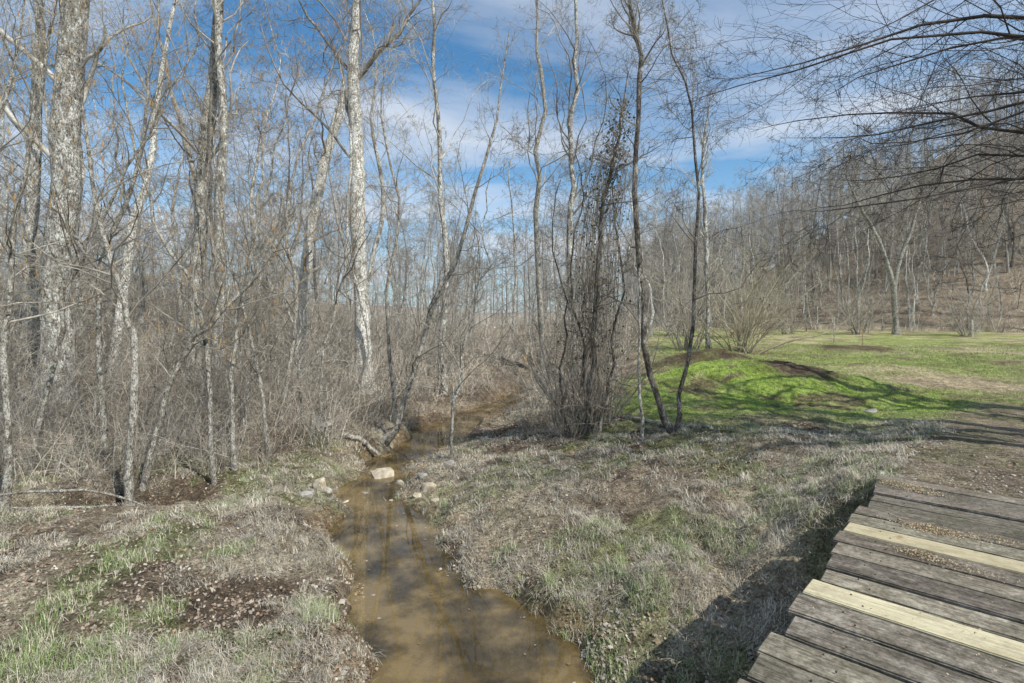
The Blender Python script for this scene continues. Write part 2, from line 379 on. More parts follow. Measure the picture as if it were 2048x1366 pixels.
d=17; make_tree('tree','straight grey woodland tree beside the massive trunk',px([(58,0),(65,400),(76,150),(82,-100),(90,-350)],d),wr([28,24,20,14,4],d),MID,M_bark,M_twig,6)
d=20; make_tree('tree','slender grey-white tree on the creek bank',px([(888,0),(893,500),(880,300),(872,100),(868,-100),(860,-260)],d),wr([17,13,10,8,5,2],d),LOW,M_bark,M_twig,7,wob=.09)
d=13; make_tree('tree','crooked thin tree leaning out over the creek',px([(712,0),(745,895),(798,850),(832,710),(872,610),(925,490),(962,330),(1000,180),(1020,60)],d),wr([15,14,13,11,10,9,7,4,2],d),SLIM,M_sap,M_twigs,8,wob=.04)
d=9.9; make_tree('tree','twin-stemmed dark tree growing from one base on bank',px([(1350,0),(1302,760),(1282,560),(1270,350),(1282,150),(1262,0),(1235,-180)],d),wr([18,14,13,12,11,8,4],d),[(20,.3,.98,.26,.42,.8,8,.26,.07),(7,.15,1,.5,.5,.8,6,.28,.03),(6,.1,1,.5,.6,.8,5,.28,.0),(4,.1,1,.5,.7,.8,4,.28,.0)],M_dark,M_twigs,9,rmin=.0028,wob=.04,
  more_trunks=[(px([(1352,0),(1360,800),(1386,600),(1392,350),(1378,200),(1335,50),(1320,-60)],d),wr([12,10,8,7,5,4,2],d))])
d=9.6; make_tree('sapling','thin broken reddish sapling stem on bank',px([(1290,0),(1280,800),(1276,620),(1284,500)],d),wr([9,7,5,3],d),[(6,.4,1,.2,.4,.8,4,.2,.03),(3,.3,1,.5,.5,.8,4,.2,0)],M_sap,M_twigs,10,rmin=.002)
d=24; make_tree('tree','pale tree with winding trunk beyond the creek bend',px([(1152,0),(1148,450),(1140,300),(1152,120),(1142,-40),(1130,-200)],d),wr([18,14,12,9,6,2],d),LOW,M_bark,M_twig,11,wob=.13)
d=26; make_tree('tree','slim grey tree beyond the creek bend',px([(1088,0),(1075,400),(1082,200),(1070,40),(1066,-100)],d),wr([14,11,9,6,2],d),LOW,M_sap,M_twig,12,wob=.13)
d=50; make_tree('tree','spreading forked grey tree at the edge of the field',px([(1792,0),(1785,570),(1752,470),(1712,400),(1685,330)],d),wr([13,11,8,5,2],d),BIG,M_sap,M_twigs,13,rmin=.01,
  more_trunks=[(px([(1794,0),(1790,560),(1825,450),(1850,360),(1860,290)],d),wr([11,9,7,4,2],d))])
d=30; make_tree('tree','thin grey tree at the edge of the wood by the field',px([(1418,0),(1412,480),(1405,330),(1420,200)],d),wr([11,9,7,3],d),SLIM,M_bark,M_twig,14,rmin=.006)

d=11
vp=px([(1180,0),(1186,700),(1196,500),(1216,350),(1242,250),(1252,140)],d)
e,lv=make_tree('tree','thin tree smothered in a tall tangle of vines and ivy',vp,wr([15,12,10,8,5,2],d),[(40,.03,1,.17,.42,1.0,7,.38,-.02),(7,.1,1,.6,.6,.9,5,.38,-.04),(4,.1,1,.6,.7,.9,4,.35,-.03)],M_dark,M_vine,15,rmin=.0026,
   more_trunks=[(px([(1165,0),(1172,720),(1140,560),(1165,400),(1150,300)],11.2),wr([9,7,5,3,2],d)),(px([(1195,0),(1220,760),(1245,560),(1225,380),(1250,300)],10.9),wr([9,7,5,3,2],d)),(px([(1140,0),(1120,760),(1135,620),(1105,480),(1120,360)],11.6),wr([8,6,4,3,2],d))])
r=np.random.default_rng(5)
P0=catmull(np.array(vp)-np.array(vp[0]),40)
tang=[]
for k in range(70):
    a0=r.uniform(0,6.28); tt=np.linspace(.02,r.uniform(.3,.9),12); c=P0[(tt*39).astype(int)]
    rr=r.uniform(.1,.8)*(1-.5*tt)
    tang.append(c+np.stack([rr*np.cos(a0+tt*r.uniform(2,9)),rr*np.sin(a0+tt*6),r.normal(0,.08,12)],-1))
tv,tf=tubes(np.array(tang),np.full((70,12),.0045),4)
obj('vines',mesh_np('vines',tv,tf,M_vine),parent=e,kind='stuff')
def leafquads(c,size,rng,droop=0):
    n=len(c); a=rng.normal(size=(n,3)); a[:,2]-=droop; a/=np.linalg.norm(a,axis=1,keepdims=True)
    b=rng.normal(size=(n,3)); b-=a*(a*b).sum(1,keepdims=True); b/=np.linalg.norm(b,axis=1,keepdims=True)
    s=(size*rng.uniform(.6,1.4,n))[:,None]
    v=np.stack([c,c+a*s*.5+b*s*.4,c+a*s,c+a*s*.5-b*s*.4],1).reshape(-1,3)
    return v,np.arange(n*4).reshape(-1,4)
TP=np.array(tang).reshape(-1,3); hi=TP[TP[:,2]>1.6]
cc=hi[r.integers(0,len(hi),800)]+r.normal(0,.12,(800,3))
cA=P0[r.integers(20,35,450)]+r.normal(0,1,(450,3))*np.array([.15,.15,.12])
v,f=leafquads(np.concatenate([cc,cA]),.055,r,.7)
obj('ivy',mesh_np('ivy',v,f,M_ivy,False),parent=e,kind='stuff')

sap=[([(2,0),(14,620),(55,320),(105,60),(130,-120)],8.0,[18,13,9,6,3],21),
([(262,0),(268,720),(248,600),(180,350),(145,150),(120,0)],8.3,[20,16,12,8,5,2],22),
([(285,0),(350,740),(428,640),(540,520),(600,420)],8.8,[14,11,9,6,3],23),
([(470,0),(468,700),(505,500),(560,280),(600,120)],9.5,[11,9,7,4,2],24),
([(210,0),(200,560),(275,330),(300,120),(320,-60)],10,[14,11,8,5,2],25),
([(430,0),(405,640),(300,420),(255,200),(240,40)],9.0,[11,9,7,4,2],26),
([(-90,0),(-60,500),(10,200),(60,-50)],7.5,[15,11,7,3],27),
([(560,0),(590,620),(575,400),(650,180),(700,40)],12,[11,9,7,4,2],28),
([(60,0),(130,600),(210,420),(330,200),(400,60)],9.2,[12,9,7,4,2],29),
([(640,0),(650,700),(690,520),(660,330),(690,150)],13,[9,8,6,4,2],31),
([(540,0),(520,760),(470,560),(430,360),(440,180)],10.5,[10,8,6,4,2],32),
([(790,0),(775,600),(800,420),(760,220),(790,80)],15,[10,8,6,4,2],30)]
SSP=[(18,.2,.98,.32,.42,.8,8,.22,.05),(7,.12,1,.5,.5,.85,6,.25,.02),(6,.1,1,.5,.6,.85,4,.25,.0)]
for pts,d,w,sd in sap:
    e,lv=make_tree('sapling','grey multi-branched sapling hung with orange-brown catkins',px(pts,d),wr(w,d),SSP,M_sap,M_twigs,sd,rmin=.0024,n=16,wob=.03,group='catkin saplings on the creek bank')
    r=np.random.default_rng(sd); P,R=lv[0][-1]; tip=P[:,-1]; tip=tip[tip[:,2]>2.2]
    if len(tip)==0: continue
    m=min(len(tip),130); tip=tip[r.choice(len(tip),m,replace=False)]
    k=np.linspace(0,1,4)[None,:,None]; L=r.uniform(.06,.12,len(tip))[:,None,None]
    Q=tip[:,None,:]+np.concatenate([r.normal(0,.012,(len(tip),1,2)).repeat(4,1)*k,-L*k],-1)
    v,f=tubes(Q,np.full((len(tip),4),.006)*np.array([.6,1,1,.5]),4)
    obj('catkins',mesh_np('catkins',v,f,M_catkin),parent=e,kind='stuff')

lim=[([(11.5,6.8,3.6),(8.8,6.9,4.0),(6.4,6.6,3.4),(4.2,6.2,2.95),(3.3,6.0,2.9)],[.035,.028,.018,.009,.003]),
([(11.5,6.8,4.5),(8.6,6.2,5.0),(6.6,5.9,4.75),(4.9,5.8,4.9),(3.2,6.0,4.5),(2.3,6.2,4.3)],[.045,.036,.025,.015,.008,.003]),
([(11.5,6.8,5.2),(8.8,7.4,5.9),(6.6,7.7,6.1),(4.6,7.8,5.6),(3.3,8.0,5.3)],[.045,.036,.024,.012,.003]),
([(11.5,6.8,3.2),(9.6,7.6,3.7),(7.6,7.9,4.2),(6.3,8.2,3.9),(5.2,8.4,3.9)],[.035,.026,.018,.010,.003]),
([(11.5,6.8,5.6),(8.0,5.6,6.0),(6.0,5.4,5.4),(4.4,5.2,4.9),(3.6,5.3,4.5)],[.045,.034,.022,.010,.003]),
([(11.5,6.8,4.0),(9.0,8.8,4.8),(7.6,9.6,5.5),(5.9,10.2,5.6),(4.8,10.4,5.4)],[.04,.03,.02,.010,.003]),
([(11.5,6.8,4.8),(9.5,8.2,6.0),(8,8.9,6.4),(6.4,9.2,6.0),(5.4,9.4,5.6)],[.04,.03,.02,.010,.003]),
([(11.5,6.8,5.0),(9.2,7.8,5.2),(7.4,8.6,5.0),(6.0,9.0,4.8),(5.0,9.3,4.9)],[.04,.03,.02,.010,.003]),
([(11.5,6.8,4.4),(9.0,6.2,4.6),(7.0,5.9,4.3),(5.4,5.8,4.2),(4.4,5.9,4.0)],[.04,.03,.02,.010,.003]),
([(11.5,6.8,3.4),(9.6,8.4,3.9),(8.2,9.6,4.2),(7.0,10.4,4.0),(6.0,10.9,3.9)],[.035,.026,.018,.010,.003]),
([(11.5,6.8,4.2),(9.2,6.6,4.4),(7.4,6.9,4.5),(5.8,7.2,4.1),(4.9,7.3,4.2)],[.035,.026,.018,.009,.003])]
z0=h1(11.8,6.8)
make_tree('tree','dark tree beside the path with long drooping bare branches',[(11.8,6.8,z0-.1),(11.6,6.8,2.5),(11.4,6.9,5.5),(11.6,7,8.5),(11.8,7,11)],[.20,.17,.13,.08,.02],
 [(10,.4,.98,.4,.4,.9,10,.16,.02),(16,.12,1,.36,.45,.7,8,.22,-.01),(9,.1,1,.45,.5,.75,6,.26,-.01),(5,.1,1,.5,.7,.75,4,.26,.0)],M_dark,M_twigd,40,rmin=.0026,extra=lim)
SH=[(13,.35,.98,.5,.6,.8,9,.22,.05),(7,.15,1,.48,.55,.85,7,.28,.04)]
for (tx,ty,w0,sd,lb) in [(14.4,5.6,.34,41,'dark bare tree shading the grass beside the path'),(16.4,8.6,.30,42,'dark bare tree standing at the grass edge'),(12.6,2.6,.26,43,'dark bare tree standing beside the bridge'),(11.2,4.6,.20,44,'slender dark bare tree near the bridge')]:
    z0=h1(tx,ty)
    make_tree('tree',lb,[(tx,ty,z0-.1),(tx-.1,ty,3),(tx+.15,ty+.1,6),(tx-.1,ty,9.5),(tx,ty,12.5)],[w0,w0*.9,w0*.75,w0*.5,.04],SH,M_dark,M_twigd,sd,rmin=.018)

def bush(name,label,x,y,H,n,mat,seed,spread,rmin=.006,cat='bush',k1=9,k2=6,group=None,wd=.17):
    r=np.random.default_rng(seed); z=h1(x,y)
    a=r.uniform(0,6.28,n); L=H*r.uniform(.4,1.05,n); ln=r.uniform(.02,spread,n)
    K=9; P=np.zeros((n,K,3)); bs=H*.09; P[:,0]=np.stack([np.cos(a)*bs*r.uniform(0,1,n),np.sin(a)*bs*r.uniform(0,1,n),np.full(n,-.1)],-1)
    dd=np.stack([np.cos(a)*ln,np.sin(a)*ln,np.ones(n)],-1)
    for k in range(1,K):
        dd=dd+r.normal(0,wd,(n,3)); dd/=np.linalg.norm(dd,axis=1,keepdims=True); P[:,k]=P[:,k-1]+dd*(L/(K-1))[:,None]
    R=(H*.0045*r.uniform(.5,1.3,n))[:,None]*(1-.8*np.linspace(0,1,K))[None]
    R=np.maximum(R,rmin*.6)
    Q1,S1=kids(P,R,r,k1,.12,1,.34,.55,.8,6,.25,.03,rmin); Q2,S2=kids(Q1,S1,r,k2,.1,1,.5,.7,.8,4,.28,.0,rmin)
    e=obj(name,None,label=label,cat=cat,loc=(x,y,z),group=group)
    v,f=join([tubes(P,R,5)]); obj('stems',mesh_np('stems',v,f,mat),parent=e)
    v,f=join([tubes(Q1,S1,3),tubes(Q2,S2,3)]); obj('twigs',mesh_np('twigs',v,f,mat),parent=e,kind='stuff')
    return e
bush('bush','large multi-stemmed bare shrub with yellowish spring buds',13.0,29,9.2,30,M_bushy,51,.6,.0055,wd=.2)
bush('bush','wide bare tan shrub beside mulch mound',10.6,31,8.0,24,M_stick,56,.6,.006,wd=.2)
bush('bush','smaller yellow-tinged bare shrub at the field edge',19,42,10,26,M_bushy,52,.7,.009)
bush('bush','bare tan shrub in front of wooded slope',27,50,8,24,M_stick,57,.7,.011)
bush('bush','bare grey-tan shrub standing at the meadow edge',34,50,9,24,M_stick,58,.7,.011)
bush('bush','tall grey-tan thicket shrub at the meadow edge',15.5,46,9,24,M_stick,59,.7,.011)
bush('bush','bare spreading shrub near the wooded slope',42,47,8,22,M_stick,60,.7,.012)
bush('bush','brown thorny shrub at the foot of vine tree',1.55,11.3,3.2,16,M_vine,53,.3,.0025,k2=5)
bush('bush','tangled bare shrub on creek bank beside vine tree',1.3,12.4,4.0,16,M_stick,54,.28,.0025,k2=5)
bush('bush','brown twiggy shrub on bank behind vine tree',2.3,12.6,4.0,16,M_stick,55,.28,.0025,k2=5)

# ------------------------------------------------------------------ woodland copies
def variant(H,r0,spec,mt,mc,seed,rmin):
    r=np.random.default_rng(seed); n=6
    p=[(0,0,-.2)]; lean=r.normal(0,.06,2)
    for k in range(1,n): 
        z=H*k/(n-1); p.append((lean[0]*z+r.normal(0,.022*H),lean[1]*z+r.normal(0,.022*H),z))
    return make_tree(None,None,p,[r0,r0*.85,r0*.7,r0*.5,r0*.3,r0*.06],spec,mt,mc,seed,rmin=rmin,origin=(0,0,0),wob=.07)
VB=[variant(H,r0,sp,mt,M_twig,100+k,.008) for k,(H,r0,sp,mt) in enumerate([(19,.16,BIG,M_bark),(21,.18,BIG,M_bark),(17,.13,LOW,M_white),(19,.14,MID,M_bark),(16,.11,MID,M_bark),(18,.14,LOW,M_dark)])]
VS=[variant(H,r0,SLIM,mt,M_twig,120+k,.006) for k,(H,r0,mt) in enumerate([(11,.06,M_bark),(13,.075,M_white),(9,.045,M_sap),(14,.085,M_bark),(12,.06,M_sap)])]
VT=[variant(H,r0,[(22,.08,.98,.32,.5,.85,7,.25,.06),(6,.1,1,.5,.6,.85,5,.28,.03),(4,.1,1,.6,.7,.8,4,.28,.0)],mt,M_twigs,140+k,.0042) for k,(H,r0,mt) in enumerate([(6,.032,M_sap),(5,.028,M_sap),(7,.036,M_bark)])]
placed=[]
def place(x,y,var,label,group,sc,nm='tree'):
    tr,cr=var; z=h1(x,y); a=rng.uniform(0,6.28)
    e=obj(nm,None,label=label,cat=nm,group=group,loc=(x,y,z)); e.rotation_euler=(rng.normal(0,.05),rng.normal(0,.05),a); e.scale=(sc,)*3
    obj('trunk',tr,parent=e); obj('crown',cr,parent=e)
def ok(x,y,md):
    for a,b in placed:
        if (a-x)**2+(b-y)**2<md*md: return False
    d,s=stream_s(np.array([x]),np.array([y]))
    return s[0]>.6
def scatter(n,f,vs,label,group,md,s0=.8,s1=1.15,nm='tree'):
    c=0; tries=0
    while c<n and tries<6000:
        tries+=1; x,y=f()
        if not ok(x,y,md): continue
        placed.append((x,y)); place(x,y,vs[rng.integers(len(vs))],label,group,rng.uniform(s0,s1),nm); c+=1
def fL(y0,y1,b0,b1):
    def f():
        y=y0*(y1/y0)**rng.uniform(); return rng.uniform(b0,b1)*y,y
    return f
G='bare trees in the creekside wood'
scatter(12,fL(27,44,-1.1,.12),VB,'tall bare grey-barked tree in creekside wood',G,2.6)
scatter(34,fL(16,45,-1.1,.12),VS,'slender bare young tree in creekside wood',G,1.1,.6,1.1)
scatter(26,fL(44,85,-1.1,.3),VB,'tall bare grey-barked tree in creekside wood',G,2.5)
scatter(34,fL(35,70,-1.05,.28),VS,'slender bare young tree in creekside wood',G,1.5)
scatter(14,fL(22,40,.04,.22),VS,'slender bare young tree in creekside wood',G,1.2,.6,1.)
scatter(54,fL(10.5,26,-1.05,-.08),VT,'small twiggy bare sapling in creekside brush','small saplings in the creekside brush',.8,.5,1.1,'sapling')
scatter(12,fL(14,28,.08,.2),VT,'small twiggy bare sapling in creekside brush','small saplings in the creekside brush',.8,.5,.9,'sapling')
scatter(18,fL(48,66,.26,.6),VS,'slender bare young tree along the field edge',G,1.5)
def fH():
    while True:
        x=rng.uniform(14,110); y=rng.uniform(35,100); q=x*.45+y*.9-71
        if 0<q<22 and x/y<1.15 and x/y>.25: return x,y
scatter(62,fH,VB,'bare tree on the leaf-covered wooded hillside','bare trees on hillside',1.6,.6,1.05)
scatter(56,fH,VS,'slender bare tree on the wooded hillside','bare trees on hillside',1.0,.7,1.25)

def farproto(seed):
    r=np.random.default_rng(seed); H=r.uniform(14,19)
    P,R=trunkpath([(0,0,-.5),(r.normal(0,.3),r.normal(0,.3),H*.5),(r.normal(0,.8),r.normal(0,.8),H)],[.15,.10,.03],7,r,.08)
    parts=[tubes(P,R,4)]
    for (n,t0,lf,rf,an,K,w,up) in [(16,.15,.32,.4,.8,5,.22,.06),(8,.15,.5,.5,.85,4,.26,.03),(7,.1,.55,.6,.85,3,.26,.02)]:
        P,R=kids(P,R,r,n,t0,1,lf,rf,an,K,w,up,.010); parts.append(tubes(P,R,3))
    return join(parts)
protos=[farproto(200+k) for k in range(5)]
def mass(name,n,f,mat,label,t0,t1):
    vs=[];fs=[];cs=[];o=0
    for k in range(n):
        x,y=f(); z=h1(x,y); v,F0=protos[rng.integers(5)]; a=rng.uniform(0,6.28); s=rng.uniform(.65,1.2); c,q=math.cos(a)*s,math.sin(a)*s
        w=np.empty_like(v); w[:,0]=v[:,0]*c-v[:,1]*q+x; w[:,1]=v[:,0]*q+v[:,1]*c+y; w[:,2]=v[:,2]*s+z
        t=rng.uniform(t0,t1); cs.append(np.tile([t,t*rng.uniform(.97,1.01),t*rng.uniform(.93,1.02)],(len(v),1)))
        vs.append(w);fs.append(F0+o);o+=len(v)
    obj(name,mesh_np(name,np.concatenate(vs),np.concatenate(fs),mat,True,np.concatenate(cs)),label=label,cat='woods',kind='stuff')
mass('far_woods',390,fL(68,230,-1.15,.42),M_far,'distant mass of bare grey winter woodland',.55,1.3)
def fH2():
    while True:
        x=rng.uniform(20,150); y=rng.uniform(40,150); q=x*.45+y*.9-73
        if 12<q<75 and .22<x/y<1.2: return x,y
mass('hillside_woods',330,fH2,M_farh,'bare winter woods covering the hillside',.55,1.4)

# ------------------------------------------------------------------ undergrowth
def thicket(name,xs,ys,H,nst,label,mat,seed,rbase=.006,tw=5,lean=.42,tmin=.0017):
    r=np.random.default_rng(seed); n=len(xs)*nst
    bx=np.repeat(xs,nst)+r.normal(0,.15,n); by=np.repeat(ys,nst)+r.normal(0,.15,n); bz=height(bx,by)-.03
    L=np.repeat(H,nst)*r.uniform(.3,1.2,n); K=6
    dd=np.stack([r.normal(0,lean,n),r.normal(0,lean,n),np.ones(n)],-1); dd/=np.linalg.norm(dd,axis=1,keepdims=True)
    P=np.zeros((n,K,3)); P[:,0]=np.stack([bx,by,bz],-1)
    for k in range(1,K):
        dd=dd+r.normal(0,.2,(n,3)); dd/=np.linalg.norm(dd,axis=1,keepdims=True); P[:,k]=P[:,k-1]+dd*(L/(K-1))[:,None]
    sz=np.clip(by/12,.6,2.4)
    R=(rbase*sz*r.uniform(.35,1.5,n))[:,None]*(1-.7*np.linspace(0,1,K))[None]
    Q,T=kids(P,R,r,tw,.12,1,.42,.6,.85,4,.28,.0,.002); T=np.maximum(T,(np.repeat(sz,tw)*tmin)[:,None])
    v,f=join([tubes(P,R,3),tubes(Q,T,3)])
    t=np.where(r.uniform(size=n)<.35,r.uniform(1.15,1.55,n),r.uniform(.3,.9,n)); hue=r.uniform(.95,1.04,n)
    c1=np.stack([t,t*hue,t*hue*hue],-1)
    col=np.concatenate([np.repeat(c1,K*3,0),np.repeat(c1,tw*4*3,0)])
    obj(name,mesh_np(name,v,f,mat,True,col),label=label,cat='undergrowth',kind='stuff')
def samp(n,y0,y1,b0,b1,cond,seed):
    r=np.random.default_rng(seed); y=y0*(y1/y0)**r.uniform(size=n); x=r.uniform(b0,b1,n)*y
    k=cond(x,y); return x[k],y[k],r
def cl(x,y):
    d,s=stream_s(x,y); dens=fbm(x,y,.45,301)
    return (d<0)&(s>.5+.9*(y<11)+.5*((y>14)&(y<24)))&(dens>.44-.008*(y-8))&(y>8.6+ .8*(x>-6))
x,y,r=samp(3300,8.3,48,-1.15,.12,cl,61)
thicket('undergrowth',x,y,r.uniform(.5,3.0,len(x))*np.clip(.5+.5*ss(8,13,y),.4,1.2),5,'tangled grey-tan bare undergrowth and briars along creek bank',M_brush,62,.0062,5,.36,.0022)
def clb(x,y):
    d,s=stream_s(x,y); return (s>.3)&(s<1.6)&(y>12)&(d<0)
x,y,r=samp(1000,12,34,-.4,.1,clb,161)
thicket('undergrowth',x,y,r.uniform(.3,.9,len(x)),5,'pale dead weeds and briars overhanging the creek',M_brush,162,.005,5,.7,.002)
x,y,r=samp(1500,30,75,-1.1,.34,lambda x,y:(stream_s(x,y)[1]>.5)&((x/y<.26)|(y>52)),63)
thicket('undergrowth',x,y,r.uniform(1.,4.2,len(x)),5,'thick tan bare brush beneath the distant wood',M_brush,64,.007,tmin=.0026)
def cr(x,y):
    d,s=stream_s(x,y); return (d>0)&(s>1.1)&(x<1.8+.17*(y-10))&(x/y>.03)
x,y,r=samp(420,12.5,38,.0,.3,cr,65)
thicket('undergrowth',x,y,r.uniform(.6,3.0,len(x)),5,'tangled bare brush beside the creek and vine tree',M_brush,66,.005)
def ch(x,y):
    q=x*.45+y*.9-73; return (q>-4)&(q<40)&(x/y>.24)
x,y,r=samp(2400,38,110,.24,1.15,ch,67)
thicket('undergrowth',x,y,r.uniform(.5,2.6,len(x)),4,'low brown brush at the foot of the wooded hill',M_brush,68,.008,4,tmin=.003)

# ------------------------------------------------------------------ grass, straw and leaves
def blades(name,x,y,h,w,lean,col,label,cat,r,dz=0,az=None):
    n=len(x); z=height(x,y)-.005+dz; a=r.uniform(0,6.28,n) if az is None else az; ca,sa=np.cos(a),np.sin(a)
    p0=np.stack([x,y,z],-1); out=np.stack([ca,sa,np.zeros(n)],-1); side=np.stack([-sa,ca,np.zeros(n)],-1)
    up=np.array([0,0,1.])
    l1=lean*.5; p1=p0+(out*np.sin(l1)[:,None]+up*np.cos(l1)[:,None])*(h*.5)[:,None]
    l2=np.minimum(lean*1.25,1.85); p2=p1+(out*np.sin(l2)[:,None]+up*np.cos(l2)[:,None])*(h*.55)[:,None]
    ww=w[:,None]
    V=np.stack([p0-side*ww,p0+side*ww,p1+side*ww*.7,p1-side*ww*.7,p2+side*ww*.1,p2-side*ww*.1],1).reshape(-1,3)
    i=np.arange(n)[:,None]*6
    F=np.concatenate([i+np.array([0,1,2,3]),i+np.array([3,2,4,5])],0)
    C=np.repeat(col,6,0); obj(name,mesh_np(name,V,F,M_grass,False,C),label=label,cat=cat,kind='stuff')
def land(x,y):
    d,s=stream_s(x,y); rl,ly=road_lat(x,y); lx,_=bridge_local(x,y)
    return d,s,(rl<0.1)&(ly>-.5)&(ly<24),(lx>-.05)&(ly<0)
def pick(cols,n,r,j=.18):
    c=np.array(cols)[r.integers(0,len(cols),n)]; return c*(1+r.normal(0,j,(n,1))).clip(.4,1.6)
m=9500; cx_,cy_,r=samp(m,3.0,16,-1.15,1.0,lambda x,y:(lambda q:(q[1]>.1)&(~q[2])&(~q[3])&(fbm(x,y,1.0,401)>.41)&~((q[0]>4)&(y>10.5)))(land(x,y)),71)
m=len(cx_); per=r.integers(16,60,m); cid=np.repeat(np.arange(m),per); n=len(cid)
rad=(r.uniform(.04,.20,m)*np.clip(cy_/7,.8,1.6))[cid]; an=r.uniform(0,6.28,n)
x=cx_[cid]+rad*np.sqrt(r.uniform(size=n))*np.cos(an); y=cy_[cid]+rad*np.sqrt(r.uniform(size=n))*np.sin(an)
az=(r.uniform(0,6.28,m))[cid]+r.normal(0,.55,n); tone=r.uniform(.5,1.15,m)[cid][:,None]
q=land(x,y); k=(q[1]>.02)&(~q[3]); hh=r.uniform(.06,.22,n)*(r.uniform(.5,1.2,m)[cid])
blades('dry_grass',x[k],y[k],hh[k],(r.uniform(.0012,.003,n)*np.clip(y/7,.8,1.8))[k],r.uniform(1.2,1.95,n)[k],(pick([(.62,.565,.44),(.54,.48,.37),(.44,.375,.28),(.68,.63,.53),(.25,.20,.145)],n,r)*tone)[k].clip(0,.8),'matted straw-coloured dead grass on creek banks','dry grass',r,az=az[k])
r=np.random.default_rng(72)
m=2300; yy=3.2*(15/3.2)**r.uniform(size=m); xx=r.uniform(-1.1,.85,m)*yy
q=land(xx,yy); den=fbm(xx,yy,.9,53)
keep=(q[1]>.1)&(~q[2])&(~q[3])&((den>.51)|(q[1]<.2))
xx,yy=xx[keep],yy[keep]
ex=np.array([S(*t)[:2] for t in [(170,1260,4.3),(60,1230,4.5),(240,1110,5.7),(480,1075,6.3),(640,1180,5.1),(1440,1080,6.0),(1380,1120,5.6),(1480,1110,5.7),(1200,1050,6.7),(1060,1200,5.0),(130,1330,4.0),(330,1180,5.0),(1290,1090,6.2),(1010,1060,6.7),(30,1300,4.2),(230,1300,4.1),(100,1180,4.8),(440,1090,6.1),(1410,1050,6.3),(630,1150,5.3),(20,1340,3.9),(180,1330,4.0),(80,1290,4.2),(1300,1190,5.2),(1220,1110,5.8),(1350,1060,6.3),(90,1250,4.4),(210,1240,4.4)]])
big=np.concatenate([np.zeros(len(xx)),np.ones(len(ex))]); xx=np.concatenate([xx,ex[:,0]]); yy=np.concatenate([yy,ex[:,1]])
X_=[];Y_=[];H_=[];L_=[];C_=[]
for a,b_,g in zip(xx,yy,big):
    k=int(300 if g else r.integers(20,80)); rad=.19 if g else r.uniform(.03,.12)
    ang=r.uniform(0,6.28,k); rr=rad*np.sqrt(r.uniform(size=k)); X_.append(a+rr*np.cos(ang)); Y_.append(b_+rr*np.sin(ang))
    H_.append(r.uniform(.04,.15,k)*(1.4 if g else 1)*r.uniform(.5,1.2)); L_.append(r.uniform(.3,1.6,k))
    gcol=np.array([(.22,.30,.10),(.29,.36,.15),(.16,.22,.08)])[r.integers(3)]
    c=np.where(r.uniform(size=(k,1))<.40,np.array([.56,.51,.38]),gcol)*(1+r.normal(0,.22,(k,1))).clip(.4,1.5); C_.append(c)
x=np.concatenate(X_);y=np.concatenate(Y_);n=len(x)
s=stream_s(x,y)[1]>.03
blades('grass',x[s],y[s],np.concatenate(H_)[s],r.uniform(.0014,.0028,n)[s]*1.1,np.concatenate(L_)[s],np.concatenate(C_)[s],'green grass tufts sprouting through dead grass','grass',r)
def lw(x,y):
    c,l,b=gcolor(x,y,0*x); lum=c[:,1]>c[:,0]*.88
    return (l>.3)&lum&(b<.5)&(fbm(x,y,2.2,402)>.38)
x,y,r=samp(180000,8.8,34,.15,1.1,lw,73); n=len(x)
c,_,_=gcolor(x,y,0*x)
blades('lawn_grass',x,y,r.uniform(.025,.09,n)*np.clip(y/16,.8,1.6)*(.3+1.3*fbm(x,y,1.5,403)),r.uniform(.002,.004,n)*np.clip(y/12,1,2.5),r.uniform(.2,1.2,n),c*1.3*(1+r.normal(0,.3,(n,1))).clip(.4,1.6),'short bright green spring grass on low mound','grass',r)
def leaves(name,x,y,size,col,label,r,zf=None,flat=.35):
    n=len(x); z=(height(x,y) if zf is None else np.full(n,zf))+.006
    prof=np.array([(0,-.5),(.18,-.35),(.12,-.2),(.34,-.05),(.2,.08),(.3,.25),(.1,.3),(0,.5),(-.1,.3),(-.3,.25),(-.2,.08),(-.34,-.05),(-.12,-.2),(-.18,-.35)])
    a=r.uniform(0,6.28,n); nrm=np.stack([r.normal(0,flat,n),r.normal(0,flat,n),np.ones(n)],-1); nrm/=np.linalg.norm(nrm,axis=1,keepdims=True)
    t=np.stack([np.cos(a),np.sin(a),0*a],-1); t-=nrm*(t*nrm).sum(1,keepdims=True); t/=np.linalg.norm(t,axis=1,keepdims=True); b_=np.cross(nrm,t)
    c0=np.stack([x,y,z],-1); k=len(prof); curl=r.uniform(-.2,1.1,n)
    V=c0[:,None,:]+size[:,None,None]*(prof[None,:,0:1]*b_[:,None,:]+prof[None,:,1:2]*t[:,None,:]+(curl[:,None,None]*(prof[None,:,0:1]**2*1.5+prof[None,:,1:2]**2*.5))*nrm[:,None,:])
    i=np.arange(n)[:,None]*k
    quads=[(1,2,12,13),(2,3,11,12),(3,4,10,11),(4,5,9,10),(5,6,8,9)]
    F=np.concatenate([i+np.array(q) for q in quads],0); C=np.repeat(col,k,0)
    obj(name,mesh_np(name,V.reshape(-1,3),F,M_tint,False,C),label=label,cat='leaves',kind='stuff')
LC=[(.30,.24,.18),(.25,.19,.14),(.35,.29,.225),(.38,.335,.27),(.19,.145,.105),(.32,.22,.145),(.41,.37,.31),(.22,.165,.12)]
x,y,r=samp(85000,3.0,22,-1.15,1.0,lambda x,y:(lambda q:(q[1]>.02)&(~q[3])&((~q[2])|(np.random.default_rng(1).uniform(size=len(x))<.06))&(fbm(x,y,.9,411)>.36+.05*(y<8))&~((q[0]>4)&(y>10.5)))(land(x,y)),74)
